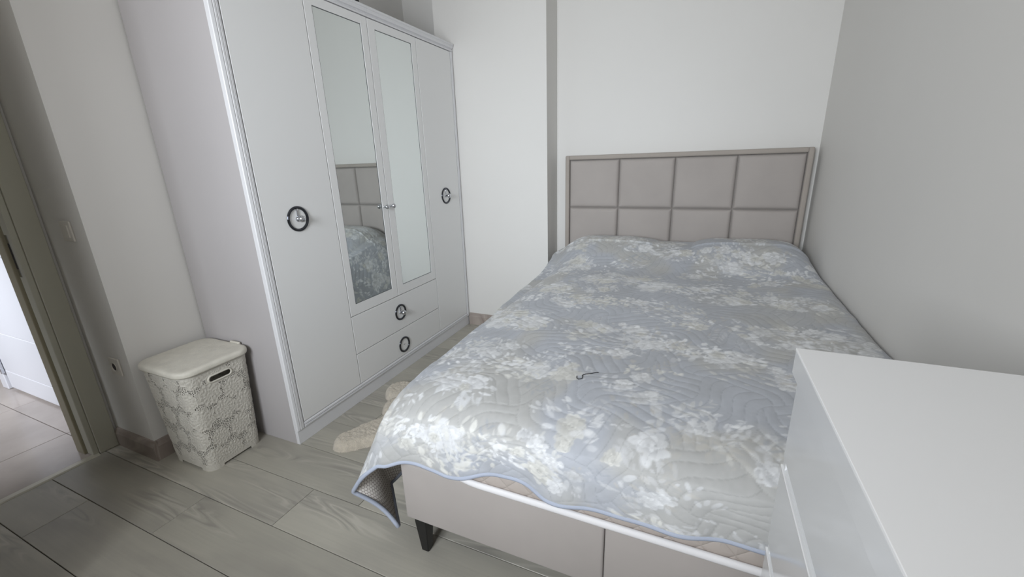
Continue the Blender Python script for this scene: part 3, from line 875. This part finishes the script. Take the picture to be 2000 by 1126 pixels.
# ------------------------------------------------------------------ chest of drawers
CX, CY1, CY0, CZ = 1.861, -0.38, -1.32, 0.981
ch = thing('chest_of_drawers', 'glossy white chest of drawers at the foot of the bed', 'chest', (0, 0, 0))
CB = XW - 0.02
obj('top', bx(CX, CB, CY0, CY1, CZ - 0.0045, CZ, 0.0008), 'chest_top', ch)
obj('top_frame', bx(CX + 0.0004, CB - 0.001, CY0 + 0.0004, CY1 - 0.0004, CZ - 0.046, CZ - 0.0048, 0.0006), 'chest_gloss', ch)
obj('side_panel', bx(CX + 0.012, CB, CY1 - 0.018, CY1 - 0.001, 0.0, CZ - 0.0465, 0.001), 'chest_gloss', ch)
obj('side_panel', bx(CX + 0.012, CB, CY0 + 0.001, CY0 + 0.018, 0.0, CZ - 0.0465, 0.001), 'chest_gloss', ch)
obj('back_panel', bx(CB - 0.006, CB - 0.001, CY0 + 0.018, CY1 - 0.018, 0.06, CZ - 0.0465), 'chest_gloss', ch)
obj('carcass', bx(CX + 0.034, CX + 0.05, CY0 + 0.018, CY1 - 0.018, 0.05, CZ - 0.05), 'chest_gloss', ch)
zs = [0.935, 0.765, 0.569, 0.375, 0.18, 0.05]
for k, (zt, zb) in enumerate(zip(zs, zs[1:])):
    xf_ = CX + 0.011 - (0.001 if k else 0)
    t_ = 0.020
    zt2 = zt - (0.010 if k else 0.002)
    # front with a bevelled finger edge along its top
    prof = [(xf_, zb + 0.001), (xf_, zt2 - 0.010 if k else zt2), (xf_ + (0.008 if k else 0.0005), zt2), (xf_ + t_, zt2), (xf_ + t_, zb + 0.001)]
    bm = bmesh.new(); prism(bm, prof, 'y', CY0 + 0.0195, CY1 - 0.0005)
    dw = obj('drawer', bm, 'chest_gloss', ch)
    if k:
        obj('grip_edge', bx(xf_ - 0.0015, xf_ + 0.004, CY0 + 0.02, CY1 - 0.0002, zt2 - 0.0105, zt2 - 0.0065, 0.0008, 1), 'chest_top', dw)

# ------------------------------------------------------------------ laundry hamper
m = bpy.data.materials.new('lace_plastic'); m.use_nodes = True; nt = m.node_tree; N = nt.nodes; L = nt.links; bs = N['Principled BSDF']
bs.inputs['Base Color'].default_value = srgb(204, 200, 190); bs.inputs['Roughness'].default_value = 0.5
uvn = N.new('ShaderNodeUVMap'); uvn.uv_map = 'UVMap'
vo = N.new('ShaderNodeTexVoronoi'); vo.voronoi_dimensions = '2D'; vo.inputs['Scale'].default_value = 128; vo.inputs['Randomness'].default_value = 0.55
L.new(uvn.outputs[0], vo.inputs['Vector'])
at = N.new('ShaderNodeAttribute'); at.attribute_name = 'net'
mr = N.new('ShaderNodeMapRange'); mr.inputs[1].default_value = 0.0; mr.inputs[2].default_value = 1.0; mr.inputs[3].default_value = 0.03; mr.inputs[4].default_value = 0.30
L.new(at.outputs['Fac'], mr.inputs[0])
gt = N.new('ShaderNodeMath'); gt.operation = 'GREATER_THAN'; L.new(vo.outputs['Distance'], gt.inputs[0]); L.new(mr.outputs[0], gt.inputs[1])
L.new(gt.outputs[0], bs.inputs['Alpha'])
bp = N.new('ShaderNodeBump'); bp.inputs['Strength'].default_value = 0.5; bp.inputs['Distance'].default_value = 0.002
L.new(vo.outputs['Distance'], bp.inputs['Height']); L.new(bp.outputs[0], bs.inputs['Normal'])
MATS['lace_plastic'] = m
hx, hy = -0.350, -0.170
hm = thing('laundry_hamper', 'cream lace-patterned plastic laundry hamper with lid beside the wardrobe', 'hamper', (hx, hy, 0))
def rr_pt(s, wx, wy, r):
    """point on a rounded rectangle of half sizes wx, wy; s = 0..1 round"""
    o = np.array(rrect(-wx, wx, -wy, wy, r, 10)); o = np.vstack([o, o[:1]])
    seg_ = np.concatenate([[0], np.cumsum(np.linalg.norm(np.diff(o, axis=0), axis=1))]); seg_ /= seg_[-1]
    return np.stack([np.interp(s, seg_, o[:, 0]), np.interp(s, seg_, o[:, 1])], -1)
ns, nz = 640, 250
HB, HT = 0.0, 0.492
S = np.linspace(0, 1, ns); Zs = np.linspace(HB, HT, nz)
Pb = np.zeros((nz, ns, 3))
for i, z in enumerate(Zs):
    f = (z - HB) / (HT - HB)
    wx, wy, r = 0.138 + (0.160 - 0.138) * f, 0.124 + (0.146 - 0.124) * f, 0.040 + 0.008 * f
    Pb[i, :, :2] = rr_pt(S, wx, wy, r); Pb[i, :, 2] = z
# lace relief: rosettes of petals with netting between
PER = 1.16
UU, ZZ = np.meshgrid(S * PER, Zs)
cent = []
hr = random.Random(5)
for i in range(11):
    for j in range(5):
        cent.append(((i + 0.5 * (j % 2)) * PER / 11 + hr.uniform(-.012, .012), 0.05 + j * 0.105 + hr.uniform(-.012, .012), hr.uniform(0.042, 0.058)))
best = np.full(UU.shape, 9.0); ang = np.zeros(UU.shape)
for cx_, cz_, rr_ in cent:
    du = (UU - cx_ + PER / 2) % PER - PER / 2; dz = ZZ - cz_
    d = np.hypot(du, dz) / rr_; sel = d < best
    best = np.where(sel, d, best); ang = np.where(sel, np.arctan2(dz, du), ang)
rad_mod = best * (1 + 0.10 * np.cos(8 * ang))
ros = 1 - sstep(0.90, 1.05, rad_mod)
rel = ros * (0.0006 + 0.0005 * np.cos(rad_mod * 19 + 0.8 * np.cos(5 * ang)) + 0.0006 * np.cos(12 * ang + 5 * rad_mod) * sstep(0.2, 0.5, rad_mod)) + 0.0007 * np.exp(-((rad_mod - 1.0) / 0.06) ** 2)
band = sstep(0.045, 0.02, ZZ) + sstep(HT - 0.022, HT - 0.012, ZZ)
slot = np.zeros(UU.shape)
rel *= 1 - np.clip(band, 0, 1)
nb = np.cross(np.gradient(Pb, axis=1), np.gradient(Pb, axis=0)); nb /= np.linalg.norm(nb, axis=-1, keepdims=True) + 1e-9
outw = Pb[..., :2]; sgn = np.sign((nb[..., :2] * outw).sum(-1, keepdims=True)); nb *= sgn
Pb2 = Pb + nb * rel[..., None]
rel += (vnoise(UU.shape, 90, 210, 81) - 0.5) * 0.0012 * (1 - np.clip(band, 0, 1))
net = np.clip((1 - ros) * (1 - np.clip(band, 0, 1)), 0, 1) + 0.35 * ros * (0.5 + 0.5 * np.cos(rad_mod * 17 + 2.2)) * (1 - np.clip(band, 0, 1))
# openings: hand slots in the two x faces, shallow arches under the four sides
cell_c = 0.25 * (Pb[:-1, :-1] + Pb[1:, :-1] + Pb[:-1, 1:] + Pb[1:, 1:])
SL, SH, SZ = 0.050, 0.0150, 0.434
dslot = np.hypot(np.clip(np.abs(cell_c[..., 1]) - (SL - SH), 0, None), cell_c[..., 2] - SZ)
xface = np.abs(cell_c[..., 0]) > 0.13
keep = ~((dslot < SH) & xface)
arch = (cell_c[..., 2] < 0.012) & ((np.abs(cell_c[..., 0]) < 0.075) & (np.abs(cell_c[..., 1]) > 0.11) | (np.abs(cell_c[..., 1]) < 0.065) & (np.abs(cell_c[..., 0]) > 0.125))
keep &= ~arch
vs_slot = np.hypot(np.clip(np.abs(Pb[..., 1]) - (SL - SH), 0, None), Pb[..., 2] - SZ)
net = np.where((vs_slot < SH + 0.012) & (np.abs(Pb[..., 0]) > 0.13), 0, net)
me = grid_mesh('body', Pb2, np.stack([UU, ZZ], -1), keep)
na = me.attributes.new('net', 'FLOAT', 'POINT'); na.data.foreach_set('value', net.reshape(-1).astype(np.float32))
link('body', me, 'lace_plastic', hm)
for sx in (1, -1):
    f = (SZ - HB) / (HT - HB); wx = 0.138 + 0.022 * f
    pts = []
    for y_, z_ in rrect(-SL, SL, -SH, SH, SH - 0.0005, 8):
        pts.append((sx * (wx + 0.0012 + z_ * 0.045), y_, SZ + z_))
    bm = bmesh.new(); tube(bm, pts, 0.0040, 8, True)
    obj('handle_rim', bm, 'hamper_plain', hm, smooth=True)
bm = bmesh.new(); prism(bm, [tuple(q_) for q_ in rr_pt(np.linspace(0, 1, 80, endpoint=False), 0.134, 0.120, 0.038)], 'z', 0.014, 0.018)
obj('bottom', bm, 'hamper_plain', hm)
# lid: rounded plate with a downturned rim, grip tab at one side
nl = 120
sl = np.linspace(0, 1, nl)
prof = [(0.006, 0.484), (0.0085, 0.484), (0.0105, 0.490), (0.0105, 0.500), (0.0075, 0.5065), (0.002, 0.510), (-0.006, 0.5115), (-0.020, 0.5105), (-0.05, 0.512), (-0.09, 0.5135)]
Pl = np.zeros((len(prof), nl, 3))
for i, (e, z) in enumerate(prof):
    wx, wy = max(0.162 + e, 0.012), max(0.148 + e, 0.006)
    Pl[i, :, :2] = rr_pt(sl, wx, wy, min(max(0.052 + e, 0.004), wy * 0.9)); Pl[i, :, 2] = z
mat('lid_lace', srgb(216, 212, 200), 0.5, var=(26, 0.06), bump=(110, 0.5, 0.003))
Pl = np.concatenate([Pl, np.tile(np.array([0, 0, 0.5142]), (1, nl, 1))], 0)
me = grid_mesh('lid', Pl); lid = link('lid', me, 'lid_lace', hm)
obj('lid_tab', bx(0.02, 0.085, 0.150, 0.163, 0.498, 0.516, 0.005, 3), 'hamper_plain', lid, smooth=50)

# ------------------------------------------------------------------ fluffy rug by the bed
gs = 0.0045
gx = np.arange(0.02, 1.30, gs); gy = np.arange(-0.05, 1.25, gs)
GX, GY = np.meshgrid(gx, gy)
def capsule(ax, ay, ra, bx_, by, rb):
    dx, dy = bx_ - ax, by - ay; h = np.clip(((GX - ax) * dx + (GY - ay) * dy) / (dx * dx + dy * dy), 0, 1)
    return np.hypot(GX - ax - h * dx, GY - ay - h * dy) - (ra + (rb - ra) * h)
sd = None
for c_ in ((0.212, 0.100, 0.068, 0.42, 0.36, 0.13), (0.165, 0.575, 0.095, 0.55, 0.56, 0.16), (0.255, 0.43, 0.085, 0.5, 0.45, 0.15), (0.55, 0.45, 0.24, 0.75, 0.60, 0.28), (0.80, 0.30, 0.08, 0.70, 0.5, 0.13), (0.70, 0.80, 0.13, 0.62, 1.02, 0.08)):
    d = capsule(*c_)
    if sd is None: sd = d
    else:
        k = 0.05; h = np.clip(0.5 + 0.5 * (d - sd) / k, 0, 1); sd = d * (1 - h) + sd * h - k * h * (1 - h)
sd = sd + (vnoise(GX.shape, 30, 30, 61) - 0.5) * 0.008
inn = np.clip(-sd, 0, None)
hgt = 0.042 * np.sqrt(np.clip(1 - (1 - np.clip(inn / 0.038, 0, 1)) ** 2, 0, 1))
fl = (vnoise(GX.shape, 110, 110, 71) - 0.5) * 0.004 + (vnoise(GX.shape, 220, 220, 72) - 0.5) * 0.006
hz = np.maximum(hgt + fl * sstep(0.0, 0.012, inn), 0.0) + 0.0012
PR = np.stack([GX, GY, hz], -1)
keep = (sd[:-1, :-1] < 0) | (sd[1:, 1:] < 0) | (sd[1:, :-1] < 0) | (sd[:-1, 1:] < 0)
me = grid_mesh('rug', PR, None, keep)
bm = bmesh.new(); bm.from_mesh(me)
bmesh.ops.delete(bm, geom=[v for v in bm.verts if not v.link_faces], context='VERTS')
be = [e for e in bm.edges if e.is_boundary]
ex = bmesh.ops.extrude_edge_only(bm, edges=be)
for v in ex['geom']:
    if isinstance(v, bmesh.types.BMVert): v.co.z = 0.0
bm.to_mesh(me); bm.free()
mat('teddy_pile', srgb(206, 196, 180), 0.95, spec=0.1, var=(60, 0.10), bump=(260, 0.9, 0.006), sheen=0.3)
tag(link('rug', me, 'teddy_pile'), 'cream fluffy lobed pile rug on the floor between wardrobe and bed', 'rug')
